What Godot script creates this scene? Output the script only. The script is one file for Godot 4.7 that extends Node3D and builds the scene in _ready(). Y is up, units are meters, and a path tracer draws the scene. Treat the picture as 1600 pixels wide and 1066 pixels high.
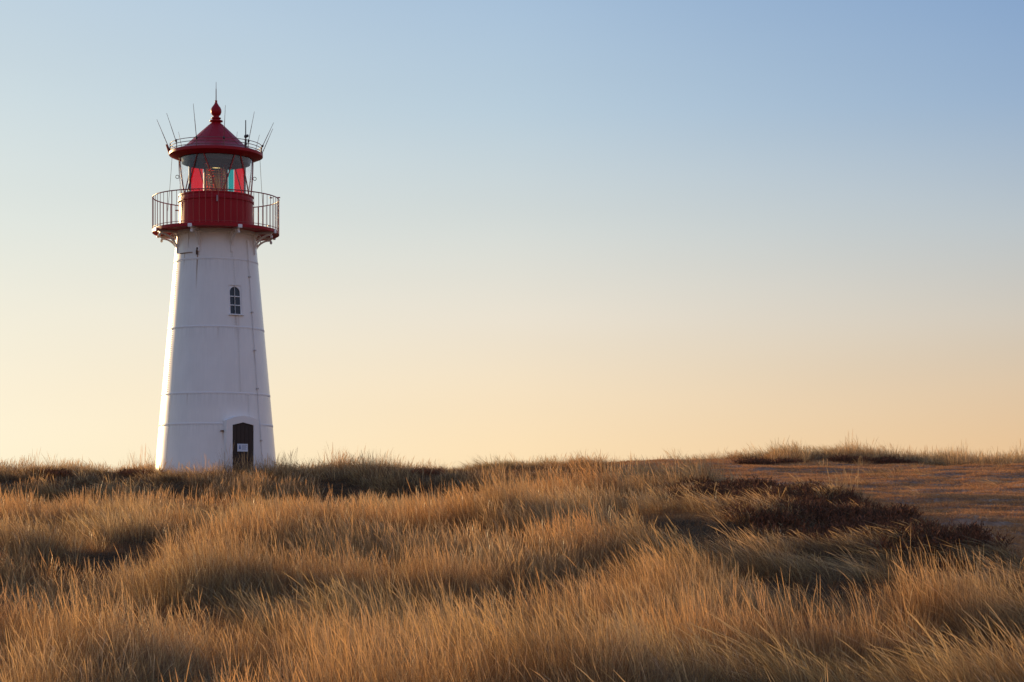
extends Node3D
# A white iron lighthouse with a red lantern on a dune of dry marram grass, low sun from behind and to one side.

const PX := 1.0 / 52.0            # metres per measuring unit used for the lighthouse (its height is about 620 of them)
const BASE_Y := 2.1               # foot of the lighthouse above the datum
const EYE := 1.6
const TOWER_X := -8.894
const TOWER_Z := -57.69

var names := {}
var noise_a := FastNoiseLite.new()
var noise_b := FastNoiseLite.new()
var noise_c := FastNoiseLite.new()
var noise_d := FastNoiseLite.new()
var noise_e := FastNoiseLite.new()


# ------------------------------------------------------------------ mesh builder
class MB:
	var v := PackedVector3Array()
	var n := PackedVector3Array()
	var u := PackedVector2Array()
	var c := PackedColorArray()
	var idx := PackedInt32Array()
	var col := Color(1, 1, 1)

	func vert(p: Vector3, nn: Vector3, uv := Vector2.ZERO) -> int:
		v.append(p); n.append(nn); u.append(uv); c.append(col)
		return v.size() - 1

	func tri_i(a: int, b: int, d: int):
		var g := (v[b] - v[a]).cross(v[d] - v[a])
		if g.dot(n[a] + n[b] + n[d]) > 0.0:
			idx.append_array(PackedInt32Array([a, d, b]))
		else:
			idx.append_array(PackedInt32Array([a, b, d]))

	func quad_i(a: int, b: int, d: int, e: int):
		tri_i(a, b, d); tri_i(a, d, e)

	func quad(a: Vector3, b: Vector3, d: Vector3, e: Vector3, nn: Vector3):
		var q := vert(a, nn)
		vert(b, nn); vert(d, nn); vert(e, nn)
		quad_i(q, q + 1, q + 2, q + 3)

	func face(a: Vector3, b: Vector3, d: Vector3, e: Vector3, from: Vector3):   # flat quad whose front looks away from a point inside
		var nn := (b - a).cross(d - a)
		if nn.length_squared() < 1e-16:
			nn = (d - a).cross(e - a)
		nn = nn.normalized()
		if nn.dot((a + b + d + e) * 0.25 - from) < 0.0:
			nn = -nn
		quad(a, b, d, e, nn)

	func box(t: Transform3D, s: Vector3, bevel := 0.0):
		var h := s * 0.5
		var b: float = minf(bevel, minf(h.x, minf(h.y, h.z)) * 0.6)
		for ax in 3:
			for sg in [-1.0, 1.0]:
				var i := (ax + 1) % 3
				var j := (ax + 2) % 3
				var pts := []
				for q in [[-1, -1], [1, -1], [1, 1], [-1, 1]]:
					var p := Vector3()
					p[ax] = sg * h[ax]; p[i] = q[0] * (h[i] - b); p[j] = q[1] * (h[j] - b)
					pts.append(t * p)
				var nn := Vector3(); nn[ax] = sg
				quad(pts[0], pts[1], pts[2], pts[3], (t.basis * nn).normalized())
				if b > 0.0:      # chamfers along two of the edges of this face
					for q in [-1.0, 1.0]:
						var p1 := Vector3(); var p2 := Vector3(); var p3 := Vector3(); var p4 := Vector3()
						p1[ax] = sg * h[ax]; p1[i] = q * (h[i] - b); p1[j] = -(h[j] - b)
						p2 = p1; p2[j] = h[j] - b
						p3[ax] = sg * (h[ax] - b); p3[i] = q * h[i]; p3[j] = h[j] - b
						p4 = p3; p4[j] = -(h[j] - b)
						var n2 := Vector3(); n2[ax] = sg; n2[i] = q
						quad(t * p1, t * p2, t * p3, t * p4, (t.basis * n2).normalized())

	# ring of quads between profile points (radius, height); smooth_profile rounds across the points too
	func lathe(pts: Array, segs: int, smooth_profile := false, a0 := 0.0, a1 := TAU, outward := 1.0):
		var m := pts.size()
		var pn := []
		for k in m - 1:
			var d: Vector2 = pts[k + 1] - pts[k]
			pn.append(Vector2(d.y, -d.x).normalized() * outward)
		for k in m - 1:
			var na: Vector2 = pn[k]
			var nb: Vector2 = pn[k]
			if smooth_profile:
				if k > 0: na = (pn[k - 1] + pn[k]).normalized()
				if k < m - 2: nb = (pn[k + 1] + pn[k]).normalized()
			var first := v.size()
			for s in segs + 1:
				var a := lerpf(a0, a1, float(s) / segs)
				var o := Vector3(sin(a), 0, cos(a))
				vert(o * pts[k].x + Vector3.UP * pts[k].y, (o * na.x + Vector3.UP * na.y).normalized(), Vector2(a / TAU, pts[k].y))
				vert(o * pts[k + 1].x + Vector3.UP * pts[k + 1].y, (o * nb.x + Vector3.UP * nb.y).normalized(), Vector2(a / TAU, pts[k + 1].y))
			for s in segs:
				var q := first + s * 2
				quad_i(q, q + 1, q + 3, q + 2)

	func tube(pts: Array, r0: float, r1: float, sides := 6, closed := false):
		var m := pts.size()
		var first := v.size()
		for k in m:
			var p: Vector3 = pts[k]
			var d: Vector3
			if closed:
				d = (pts[(k + 1) % m] - pts[(k - 1 + m) % m]).normalized()
			else:
				d = (pts[mini(k + 1, m - 1)] - pts[maxi(k - 1, 0)]).normalized()
			var up := Vector3.UP if absf(d.y) < 0.9 else Vector3.RIGHT
			var x := d.cross(up).normalized()
			var y := x.cross(d).normalized()
			var r := lerpf(r0, r1, float(k) / maxi(m - 1, 1))
			for s in sides + 1:
				var a := TAU * s / sides
				var o := x * cos(a) + y * sin(a)
				vert(p + o * r, o)
		var loops := m if closed else m - 1
		for k in loops:
			for s in sides:
				var a := first + k * (sides + 1) + s
				var b := first + ((k + 1) % m) * (sides + 1) + s
				quad_i(a, a + 1, b + 1, b)
		if not closed:
			for e in [0, m - 1]:
				var dd: Vector3 = (pts[0] - pts[1]) if e == 0 else (pts[m - 1] - pts[m - 2])
				var ce := vert(pts[e], dd.normalized())
				var ring := []
				for s in sides + 1:
					ring.append(vert(v[first + e * (sides + 1) + s], dd.normalized()))
				for s in sides:
					tri_i(ce, ring[s], ring[s + 1])

	func ball(p: Vector3, r: float, flat := 1.0, axis := Vector3.UP, rows := 4, cols := 6):
		var x := axis.cross(Vector3(0.31, 0.77, 0.55)).normalized()
		var y := axis.cross(x).normalized()
		var first := v.size()
		for i in rows + 1:
			var t := PI * i / rows
			for j in cols + 1:
				var a := TAU * j / cols
				var o := (x * cos(a) + y * sin(a)) * sin(t) + axis * cos(t)
				vert(p + (x * cos(a) + y * sin(a)) * sin(t) * r + axis * cos(t) * r * flat, o)
		for i in rows:
			for j in cols:
				var a := first + i * (cols + 1) + j
				quad_i(a, a + 1, a + cols + 2, a + cols + 1)

	# polygon (in x, y of the frame) pushed from depth z0 to z1
	func slab(t: Transform3D, poly: PackedVector2Array, z0: float, z1: float):
		var tris := Geometry2D.triangulate_polygon(poly)
		for zz in [z0, z1]:
			var nn := (t.basis * Vector3(0, 0, 1.0 if zz == maxf(z0, z1) else -1.0)).normalized()
			var first := v.size()
			for p in poly:
				vert(t * Vector3(p.x, p.y, zz), nn)
			for k in range(0, tris.size(), 3):
				tri_i(first + tris[k], first + tris[k + 1], first + tris[k + 2])
		var area := 0.0
		for k in poly.size():
			area += poly[k].cross(poly[(k + 1) % poly.size()])
		for k in poly.size():
			var a := poly[k]
			var b := poly[(k + 1) % poly.size()]
			var d := (b - a).normalized() * signf(area)
			quad(t * Vector3(a.x, a.y, z0), t * Vector3(b.x, b.y, z0), t * Vector3(b.x, b.y, z1), t * Vector3(a.x, a.y, z1), (t.basis * Vector3(d.y, -d.x, 0)).normalized())

	# curved closed slab between radii, whose side edges run from (a0b..a1b at y0) to (a0t..a1t at y1)
	func curved(r_in: float, r_out: float, y0: float, y1: float, a0b: float, a1b: float, a0t: float, a1t: float, cols: int, rows := 1):
		for side in [0, 1]:
			var r := r_out if side else r_in
			var first := v.size()
			for i in rows + 1:
				var t := float(i) / rows
				for j in cols + 1:
					var s := float(j) / cols
					var a := lerpf(lerpf(a0b, a1b, s), lerpf(a0t, a1t, s), t)
					var o := Vector3(sin(a), 0, cos(a))
					vert(o * r + Vector3.UP * lerpf(y0, y1, t), o * (1.0 if side else -1.0))
			for i in rows:
				for j in cols:
					var q := first + i * (cols + 1) + j
					quad_i(q, q + 1, q + cols + 2, q + cols + 1)
		for e in [0, 1]:
			for i in rows:
				var t0 := float(i) / rows
				var t1 := float(i + 1) / rows
				var b0 := lerpf(a1b if e else a0b, a1t if e else a0t, t0)
				var b1 := lerpf(a1b if e else a0b, a1t if e else a0t, t1)
				var p0 := Vector3(sin(b0), 0, cos(b0)); var p1 := Vector3(sin(b1), 0, cos(b1))
				var sd := Vector3(cos(b0), 0, -sin(b0)) * (1.0 if e else -1.0)
				quad(p0 * r_in + Vector3.UP * lerpf(y0, y1, t0), p0 * r_out + Vector3.UP * lerpf(y0, y1, t0), p1 * r_out + Vector3.UP * lerpf(y0, y1, t1), p1 * r_in + Vector3.UP * lerpf(y0, y1, t1), sd)
			for j in cols:
				var s0 := float(j) / cols
				var s1 := float(j + 1) / cols
				var c0 := lerpf(a0t if e else a0b, a1t if e else a1b, s0)
				var c1 := lerpf(a0t if e else a0b, a1t if e else a1b, s1)
				var q0 := Vector3(sin(c0), 0, cos(c0)); var q1 := Vector3(sin(c1), 0, cos(c1))
				var yy := Vector3.UP * (y1 if e else y0)
				quad(q0 * r_in + yy, q0 * r_out + yy, q1 * r_out + yy, q1 * r_in + yy, Vector3.UP * (1.0 if e else -1.0))

	func mesh() -> ArrayMesh:
		var a := []
		a.resize(Mesh.ARRAY_MAX)
		a[Mesh.ARRAY_VERTEX] = v; a[Mesh.ARRAY_NORMAL] = n; a[Mesh.ARRAY_TEX_UV] = u; a[Mesh.ARRAY_COLOR] = c; a[Mesh.ARRAY_INDEX] = idx
		var m := ArrayMesh.new()
		m.add_surface_from_arrays(Mesh.PRIMITIVE_TRIANGLES, a)
		return m


# ------------------------------------------------------------------ naming helpers
func numbered(parent: Node, called: String) -> String:
	var key := str(parent.get_instance_id()) + called
	var k: int = names.get(key, 0)
	names[key] = k + 1
	return called if k == 0 else "%s_%03d" % [called, k]


func part(called: String, m: Mesh, material: Material, parent: Node, at := Transform3D()) -> MeshInstance3D:
	var o := MeshInstance3D.new()
	o.name = numbered(parent, called)
	o.mesh = m
	o.material_override = material
	o.transform = at
	parent.add_child(o, true)
	return o


func tag(o: Node, label: String, category: String, kind := "", group := ""):
	o.set_meta("label", label)
	o.set_meta("category", category)
	if kind: o.set_meta("kind", kind)
	if group: o.set_meta("group", group)


func lin(r: float, g: float, b: float, a := 1.0) -> Color:
	var q := Color(r, g, b).linear_to_srgb()
	q.a = a
	return q


func paint(name_: String, col: Color, rough := 0.5, metal := 0.0) -> StandardMaterial3D:
	var m := StandardMaterial3D.new()
	m.resource_name = name_
	m.albedo_color = col
	m.roughness = rough
	m.metallic = metal
	return m


func table(t: Array, x: float) -> float:        # smooth curve through the rows (x, y)
	if x <= t[0].x: return t[0].y
	for k in t.size() - 1:
		if x < t[k + 1].x:
			var a: Vector2 = t[k]
			var b: Vector2 = t[k + 1]
			var sa: float = (b.y - a.y) / (b.x - a.x)
			var s0: float = sa if k == 0 else (b.y - t[k - 1].y) / (b.x - t[k - 1].x)
			var s1: float = sa if k == t.size() - 2 else (t[k + 2].y - a.y) / (t[k + 2].x - a.x)
			var w := b.x - a.x
			var q := (x - a.x) / w
			var q2 := q * q
			var q3 := q2 * q
			return (2 * q3 - 3 * q2 + 1) * a.y + (q3 - 2 * q2 + q) * w * s0 + (-2 * q3 + 3 * q2) * b.y + (q3 - q2) * w * s1
	return t[-1].y


# ------------------------------------------------------------------ sky
func sky_color(az: float, el: float) -> Color:
	# az: degrees to the right of the view's centre line; el: degrees above the horizon.
	# Rows of sRGB by height, for three bearings; further round, the sky goes on towards the sun or away from it.
	var e := [0.0, 1.6, 3.1, 5.4, 8.0, 11.5, 14.8, 25.0, 50.0, 90.0]
	var left := [Color8(255, 240, 204), Color8(255, 242, 211), Color8(253, 241, 214), Color8(243, 238, 220), Color8(226, 231, 224), Color8(206, 220, 225), Color8(190, 209, 224), Color8(152, 182, 213), Color8(112, 146, 196), Color8(92, 126, 184)]
	var mid := [Color8(253, 223, 177), Color8(253, 226, 184), Color8(247, 226, 193), Color8(234, 225, 208), Color8(214, 219, 215), Color8(186, 206, 220), Color8(168, 193, 218), Color8(138, 169, 208), Color8(108, 142, 194), Color8(92, 126, 184)]
	var right := [Color8(235, 193, 147), Color8(232, 196, 153), Color8(224, 198, 166), Color8(208, 200, 187), Color8(187, 196, 201), Color8(154, 179, 207), Color8(133, 163, 201), Color8(122, 154, 200), Color8(102, 136, 190), Color8(92, 126, 184)]
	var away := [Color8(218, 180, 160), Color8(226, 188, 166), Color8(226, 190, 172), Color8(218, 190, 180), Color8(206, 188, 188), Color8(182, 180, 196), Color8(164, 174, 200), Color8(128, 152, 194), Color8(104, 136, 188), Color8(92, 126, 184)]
	var k := 0
	while k < 8 and el > e[k + 1]: k += 1
	var f := clampf((el - e[k]) / (e[k + 1] - e[k]), 0, 1)
	var f2 := f
	var rows := []
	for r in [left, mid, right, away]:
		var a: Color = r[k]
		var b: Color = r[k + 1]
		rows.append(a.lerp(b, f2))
	# bearing measured from the sun's side
	var q := absf(wrapf(az + 45.0, -180.0, 180.0))
	var out: Color
	if q < 30.0:
		var warm := Color(1.0, 0.955, 0.85)
		out = rows[0].lerp(warm, 0.6 * (1.0 - smoothstep(0.0, 30.0, q)) * exp(-el / 14.0))
	elif q < 45.0:
		out = rows[0].lerp(rows[1], (q - 30.0) / 15.0)
	elif q < 60.0:
		out = rows[1].lerp(rows[2], (q - 45.0) / 15.0)
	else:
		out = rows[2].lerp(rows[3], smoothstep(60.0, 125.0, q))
	return out.srgb_to_linear()


func make_sky() -> Sky:
	var w := 1440
	var h := 720
	var data := PackedFloat32Array()
	data.resize(w * h * 3)
	var soft := FastNoiseLite.new()
	soft.seed = 5; soft.frequency = 0.9; soft.fractal_octaves = 4
	for y in h:
		var el := 90.0 - (y + 0.5) / h * 180.0
		for x in w:
			var o := (y * w + x) * 3
			if el < -1.0:
				data[o] = 0.20; data[o + 1] = 0.15; data[o + 2] = 0.11
				continue
			if el > 30.0 and x % 4 != 0:      # slow changes high up: reuse the neighbour
				data[o] = data[o - 3]; data[o + 1] = data[o - 2]; data[o + 2] = data[o - 1]
				continue
			var az := wrapf((x + 0.5) / w * 360.0, -180.0, 180.0)
			var c := sky_color(az, maxf(el, 0.0))
			if el < 40.0:     # a trace of high thin veil
				var dn := soft.get_noise_3d(sin(deg_to_rad(az)) * 2.0, cos(deg_to_rad(az)) * 2.0, el * 0.22) * 0.035 * smoothstep(0.0, 4.0, el)
				c = c * (1.0 + dn)
			data[o] = c.r; data[o + 1] = c.g; data[o + 2] = c.b
	var im := Image.create_from_data(w, h, false, Image.FORMAT_RGBF, data.to_byte_array())
	var pm := PanoramaSkyMaterial.new()
	pm.panorama = ImageTexture.create_from_image(im)
	var s := Sky.new()
	s.sky_material = pm
	return s


# ------------------------------------------------------------------ ground shape
const HOLLOWS := [[-5.4, 26.0, -0.38, 1.3, 1.5], [-5.7, 21.0, -0.36, 1.3, 1.4], [-2.3, 36.5, -0.42, 1.7, 2.0], [0.6, 17.4, -0.26, 0.9, 0.9], [-1.9, 16.9, -0.26, 0.8, 0.8],
	[-3.4, 31.0, 0.16, 1.7, 1.6], [-1.2, 28.5, 0.16, 1.6, 1.6], [1.6, 33.0, 0.14, 2.0, 2.2], [4.5, 22.5, -0.20, 2.0, 1.4], [1.5, 24.5, -0.16, 0.9, 0.9], [-3.8, 23.5, 0.14, 1.2, 1.2],
	[4.1, 17.2, 0.16, 0.8, 1.0], [10.4, 62.0, 0.14, 3.4, 3.2], [16.0, 60.0, -0.22, 4.0, 7.0], [8.0, 52.5, 0.15, 2.4, 1.0], [11.5, 44.0, 0.17, 2.6, 1.0], [9.0, 37.5, 0.13, 2.0, 0.9], [13.0, 49.0, 0.16, 2.4, 1.0], [6.4, 46.5, 0.10, 1.4, 0.9], [14.6, 54.0, 0.26, 2.2, 2.0], [4.7, 35.5, 0.2, 1.4, 3.5], [9.6, 44.0, -0.15, 2.4, 1.6], [-11.0, 41.5, 0.18, 2.5, 2.0], [-6.8, 42.0, 0.14, 2.0, 1.6]]
var LEFT := [Vector2(-30, -1.9), Vector2(0, -1.65), Vector2(8, -1.68), Vector2(14, -1.56), Vector2(20, -1.33), Vector2(30, -0.78), Vector2(36, -0.66), Vector2(41, -0.62), Vector2(46, -0.60), Vector2(49.0, -0.52), Vector2(51.8, 0.10), Vector2(54.6, 0.74), Vector2(58, 0.70), Vector2(66, 0.5), Vector2(80, -0.6), Vector2(110, -3), Vector2(160, -5.5), Vector2(300, -7), Vector2(1000, -8), Vector2(5000, -8)]
var RIGHT := [Vector2(-30, -1.9), Vector2(0, -1.65), Vector2(8, -1.68), Vector2(14, -1.56), Vector2(20, -1.40), Vector2(25, -1.12), Vector2(28, -0.84), Vector2(30, -0.55), Vector2(32, -0.38), Vector2(36, -0.16), Vector2(44, 0.27), Vector2(52, 0.72), Vector2(58, 1.12), Vector2(62, 1.24), Vector2(68, 1.0), Vector2(80, -0.4), Vector2(110, -3), Vector2(160, -5.5), Vector2(300, -7), Vector2(1000, -8), Vector2(5000, -8)]


func ground_h(x: float, z: float) -> float:
	var d := -z
	var r := smoothstep(-3.5, 5.0, x)
	var h := lerpf(table(LEFT, d), table(RIGHT, d), r)
	for g in HOLLOWS:
		var ex: float = (x - g[0]) / g[3]
		var ez: float = (d - g[1]) / g[4]
		var q: float = ex * ex + ez * ez
		if q < 9.0:
			h += g[2] * exp(-q)
	var near := 1.0 - smoothstep(70.0, 200.0, absf(d)) * 0.5
	near *= 1.0 - 0.7 * smoothstep(50.5, 53.0, d) * (1.0 - smoothstep(60.0, 70.0, d))
	h += (noise_a.get_noise_2d(x, z) * 0.26 + noise_b.get_noise_2d(x, z) * 0.22) * near * (1.0 - 0.75 * smoothstep(33.0, 40.0, d) * smoothstep(1.0, 5.0, x - (50.0 - d) * 0.2) * (1.0 - smoothstep(60.0, 75.0, d)))
	h += noise_c.get_noise_2d(x, z) * 0.035
	if sand_at(x, d) > 0.05:
		h += (noise_c.get_noise_2d(x * 0.6 + 31.0, z * 1.5) * 0.11) * sand_at(x, d)
	var tr := Vector2(x - TOWER_X, z - TOWER_Z).length()
	h = lerpf(0.68, h, smoothstep(1.9, 4.5, tr))
	return h + EYE


func sand_at(x: float, d: float) -> float:       # the trodden open patch on the right
	var edge := table([Vector2(25, 7.4), Vector2(28, 6.7), Vector2(32, 5.9), Vector2(37, 5.4), Vector2(42, 4.8), Vector2(47, 3.8), Vector2(52, 2.9), Vector2(60, 2.4)], d)
	edge += noise_b.get_noise_2d(x * 2.0, d * 2.0) * 1.6
	return smoothstep(edge - 0.5, edge + 0.9, x) * smoothstep(24.0, 26.5, d + noise_b.get_noise_2d(x + 70.0, d) * 2.0) * (1.0 - smoothstep(57.5, 60.5, d + noise_b.get_noise_2d(x * 1.4 + 9.0, d) * 2.5 - 6.0 * (1.0 - smoothstep(5.0, 8.0, x)) + 4.0 * smoothstep(11.5, 14.0, x)))


func heather_at(x: float, d: float) -> float:
	var best := 0.0
	var line := [Vector3(3.7, 41.5, 0.7), Vector3(4.1, 39.5, 1.0), Vector3(4.4, 37.0, 1.15), Vector3(4.6, 34.5, 1.2), Vector3(4.8, 31.8, 1.15), Vector3(5.3, 29.4, 1.05), Vector3(6.1, 27.7, 0.75)]
	for k in line.size() - 1:
		var a: Vector3 = line[k]
		var b: Vector3 = line[k + 1]
		var p := Vector2(x, d)
		var a2 := Vector2(a.x, a.y)
		var ab := Vector2(b.x, b.y) - a2
		var t := clampf((p - a2).dot(ab) / ab.length_squared(), 0, 1)
		var dist := p.distance_to(a2 + ab * t) + noise_b.get_noise_2d(x * 3.0, d * 3.0) * 1.7
		best = maxf(best, 1.0 - smoothstep(0.7, 1.0, dist / lerpf(a.z, b.z, t)))
	return best


func far_heather_at(x: float, d: float) -> float:
	var e := Vector2((x - 11.0) / 1.3, (d - 58.3) / 0.6).length() + noise_b.get_noise_2d(x * 3.0, d * 3.0) * 0.6
	var f := Vector2((x - 7.6) / 1.0, (d - 57.0) / 0.5).length() + noise_b.get_noise_2d(x * 3.0, d * 3.0) * 0.6
	return maxf(1.0 - smoothstep(0.7, 1.0, e), 1.0 - smoothstep(0.7, 1.0, f))


func crest_cap_at(x: float, d: float) -> float:      # low dark heather on the crest to the left of the lighthouse
	var best := 0.0
	for g in [[-13.4, 54.6, 0.7], [-10.7, 54.9, 0.8], [-15.6, 54.4, 0.6], [-2.2, 54.6, 0.7]]:
		var e: float = Vector2((x - g[0]) / g[2], (d - g[1]) / 0.5).length() + noise_b.get_noise_2d(x * 3.0, d * 3.0) * 0.6
		best = maxf(best, 1.0 - smoothstep(0.7, 1.0, e))
	return best


func hollow_at(x: float, d: float) -> float:
	var s := 0.0
	for g in HOLLOWS:
		if g[2] < 0.0:
			s += exp(-pow((x - g[0]) / g[3], 2) - pow((d - g[1]) / g[4], 2))
	return clampf(s, 0.0, 1.0)


func make_ground():
	var xs := PackedFloat32Array()
	var zs := PackedFloat32Array()
	var g := -26.0
	while g <= 26.001:
		xs.append(g); g += 0.2
	var step := 0.35
	var reach := 26.0
	while reach < 4200.0:
		reach += step; step *= 1.22
		xs.append(reach); xs.insert(0, -reach)
	g = -6.0
	while g <= 72.001:
		zs.append(g); g += 0.2
	step = 0.35
	reach = 72.0
	while reach < 4200.0:
		reach += step; step *= 1.22
		zs.append(reach)
	step = 0.35
	reach = -6.0
	while reach > -1500.0:
		reach -= step; step *= 1.25
		zs.insert(0, reach)
	var nx := xs.size()
	var nz := zs.size()
	var b := MB.new()
	var hs := PackedFloat32Array()
	hs.resize(nx * nz)
	for j in nz:
		for i in nx:
			hs[j * nx + i] = ground_h(xs[i], -zs[j])
	for j in nz:
		for i in nx:
			var i0 := maxi(i - 1, 0); var i1 := mini(i + 1, nx - 1)
			var j0 := maxi(j - 1, 0); var j1 := mini(j + 1, nz - 1)
			var dx := (hs[j * nx + i1] - hs[j * nx + i0]) / (xs[i1] - xs[i0])
			var dz := (hs[j1 * nx + i] - hs[j0 * nx + i]) / (zs[j1] - zs[j0])
			var x := xs[i]
			var d := zs[j]
			var peat := Color(0.115, 0.075, 0.045)
			var sand := Color(0.70, 0.46, 0.31)
			var crust := Color(0.52, 0.325, 0.21)
			var s := sand_at(x, d)
			var mix := clampf(0.5 + noise_c.get_noise_2d(x * 1.7, d * 1.7) * 1.2 + noise_b.get_noise_2d(x, d) * 0.8, 0, 1)
			b.col = peat.lerp(crust.lerp(sand, mix), s)
			if d > 85.0 or d < -10.0 or absf(x) > 40.0:
				b.col = peat.lerp(Color(0.26, 0.19, 0.12), 0.7)
			b.vert(Vector3(x, hs[j * nx + i], -d), Vector3(-dx, 1, dz).normalized(), Vector2(x, d))
	for j in nz - 1:
		for i in nx - 1:
			var q := j * nx + i
			b.idx.append_array(PackedInt32Array([q, q + nx, q + 1, q + 1, q + nx, q + nx + 1]))
	var m := paint("dune ground", Color(1, 1, 1), 0.95)
	m.vertex_color_use_as_albedo = true
	m.metallic_specular = 0.2
	m.uv1_triplanar = true
	m.uv1_world_triplanar = true
	m.uv1_scale = Vector3(0.45, 0.45, 0.45)
	var nt := NoiseTexture2D.new()
	nt.width = 512; nt.height = 512; nt.seamless = true
	var fn := FastNoiseLite.new()
	fn.seed = 12; fn.frequency = 0.03; fn.fractal_octaves = 5; fn.fractal_gain = 0.65
	nt.noise = fn
	var ramp := Gradient.new()
	ramp.set_color(0, Color(0.62, 0.6, 0.58)); ramp.set_color(1, Color(1, 1, 1))
	nt.color_ramp = ramp
	m.albedo_texture = nt
	m.heightmap_enabled = true
	var hn := NoiseTexture2D.new()
	hn.width = 512; hn.height = 512; hn.seamless = true
	hn.noise = fn
	m.heightmap_texture = hn
	m.heightmap_scale = 2.0
	var o := part("ground", b.mesh(), m, self)
	tag(o, "brown sandy dune ground under the dry grass", "ground", "structure")


# ------------------------------------------------------------------ grass
var rng := RandomNumberGenerator.new()


func blade(b: MB, root: Vector3, dir: Vector3, length: float, bend: Vector3, w: float, tint: Color, segs: int, head := 0.0, kink := Vector3.ZERO, rolled := false):
	# a thin ribbon that tapers to its tip and bends over; a stalk carries a narrow seed head
	var side := dir.cross(Vector3(rng.randf_range(-1, 1), 0.2, rng.randf_range(-1, 1))).normalized()
	var pts := []
	for k in segs + 1:
		var t := float(k) / segs
		if kink != Vector3.ZERO and t > 0.55:
			pts.append(pts[-1] + kink * length / segs)
		else:
			pts.append(root + dir * length * t + bend * length * t * t)
	var first := b.v.size()
	var sides := 3 if rolled else 2
	for k in segs + 1:
		var t := float(k) / segs
		var d: Vector3 = (pts[mini(k + 1, segs)] - pts[maxi(k - 1, 0)]).normalized()
		var sd := (side - d * side.dot(d)).normalized()
		var nn := sd.cross(d).normalized()
		var ww := w * (1.0 - 0.85 * t * t)
		if head > 0.0 and t > 0.68:
			ww = w * head * (1.0 - absf(t - 0.84) / 0.2)
			ww = maxf(ww, w * 0.25)
		b.col = tint.lerp(Color(0.66, 0.50, 0.29), 0.38 * smoothstep(0.55, 1.0, t)) if rolled else tint     # dry tips are bleached
		if rolled:      # a leaf folded along its midrib
			b.vert(pts[k] + sd * ww * 0.5, (nn + sd * 0.9).normalized())
			b.vert(pts[k] + nn * ww * 0.34, nn)
			b.vert(pts[k] - sd * ww * 0.5, (nn - sd * 0.9).normalized())
		else:
			b.vert(pts[k] + sd * ww * 0.5, nn)
			b.vert(pts[k] - sd * ww * 0.5, nn)
	for k in segs:
		var q := first + k * sides
		if rolled:
			for m in 2:
				b.quad_i(q + m, q + m + 1, q + 4 + m, q + 3 + m)
		else:
			b.idx.append_array(PackedInt32Array([q, q + 1, q + 3, q, q + 3, q + 2]))


func straw() -> Color:
	var r := rng.randf()
	var c := Color(0.41, 0.265, 0.125)
	if r < 0.3: c = Color(0.335, 0.195, 0.088)
	elif r < 0.5: c = Color(0.47, 0.34, 0.18)
	elif r < 0.62: c = Color(0.28, 0.145, 0.065)
	elif r < 0.72: c = Color(0.33, 0.275, 0.18)
	elif r < 0.84: c = Color(0.76, 0.57, 0.31)
	elif r < 0.95: c = Color(0.13, 0.085, 0.05)
	return c * rng.randf_range(0.8, 1.12)


func tuft(count: int, w: float, wind: float, tall: float, segs: int, spread := 0.13, stalks := 2) -> ArrayMesh:
	var b := MB.new()
	for k in count:
		var a := rng.randf() * TAU
		var r := sqrt(rng.randf()) * spread
		var out := Vector3(cos(a), 0, sin(a))
		var root := out * r + Vector3(0, -0.03, 0)
		var fan := rng.randf_range(0.03, 0.46) * (0.35 + r / spread)
		var dir := (Vector3.UP + out * fan + Vector3(-wind * rng.randf_range(0.25, 0.7), 0, rng.randf_range(-0.3, 0.3)) + Vector3(rng.randf_range(-0.22, 0.22), 0, 0)).normalized()
		var ln := tall * rng.randf_range(0.45, 1.0)
		var droop := rng.randf_range(0.02, 0.30)
		var bend := out * droop * 0.7 + Vector3(-wind * rng.randf_range(0.2, 0.75), -droop * rng.randf_range(0.3, 1.0), rng.randf_range(-0.1, 0.1))
		if rng.randf() < 0.22:
			bend += out * rng.randf_range(0.15, 0.5) + Vector3(0, -rng.randf_range(0.2, 0.55), 0)
		var kink := Vector3.ZERO
		if rng.randf() < 0.10:
			kink = Vector3(rng.randf_range(-1.0, 0.7), rng.randf_range(-0.5, 0.25), rng.randf_range(-0.8, 0.8)).normalized()
		blade(b, root, dir, ln, bend, w * rng.randf_range(0.7, 1.25), straw(), segs, 0.0, kink, true)
	for k in stalks:
		var a := rng.randf() * TAU
		var out := Vector3(cos(a), 0, sin(a))
		var dir := (Vector3.UP + out * rng.randf_range(0.0, 0.2) + Vector3(-wind * 0.35, 0, 0)).normalized()
		var bend := Vector3(-wind * rng.randf_range(0.3, 0.8) + rng.randf_range(-0.15, 0.15), -rng.randf_range(0.1, 0.4), rng.randf_range(-0.2, 0.2))
		blade(b, out * rng.randf() * spread * 0.6 - Vector3(0, 0.03, 0), dir, tall * rng.randf_range(1.0, 1.25), bend, w * 1.45, Color(0.78, 0.585, 0.33) * rng.randf_range(0.85, 1.05), segs + 2, 1.9, Vector3.ZERO, true)
	return b.mesh()


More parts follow.
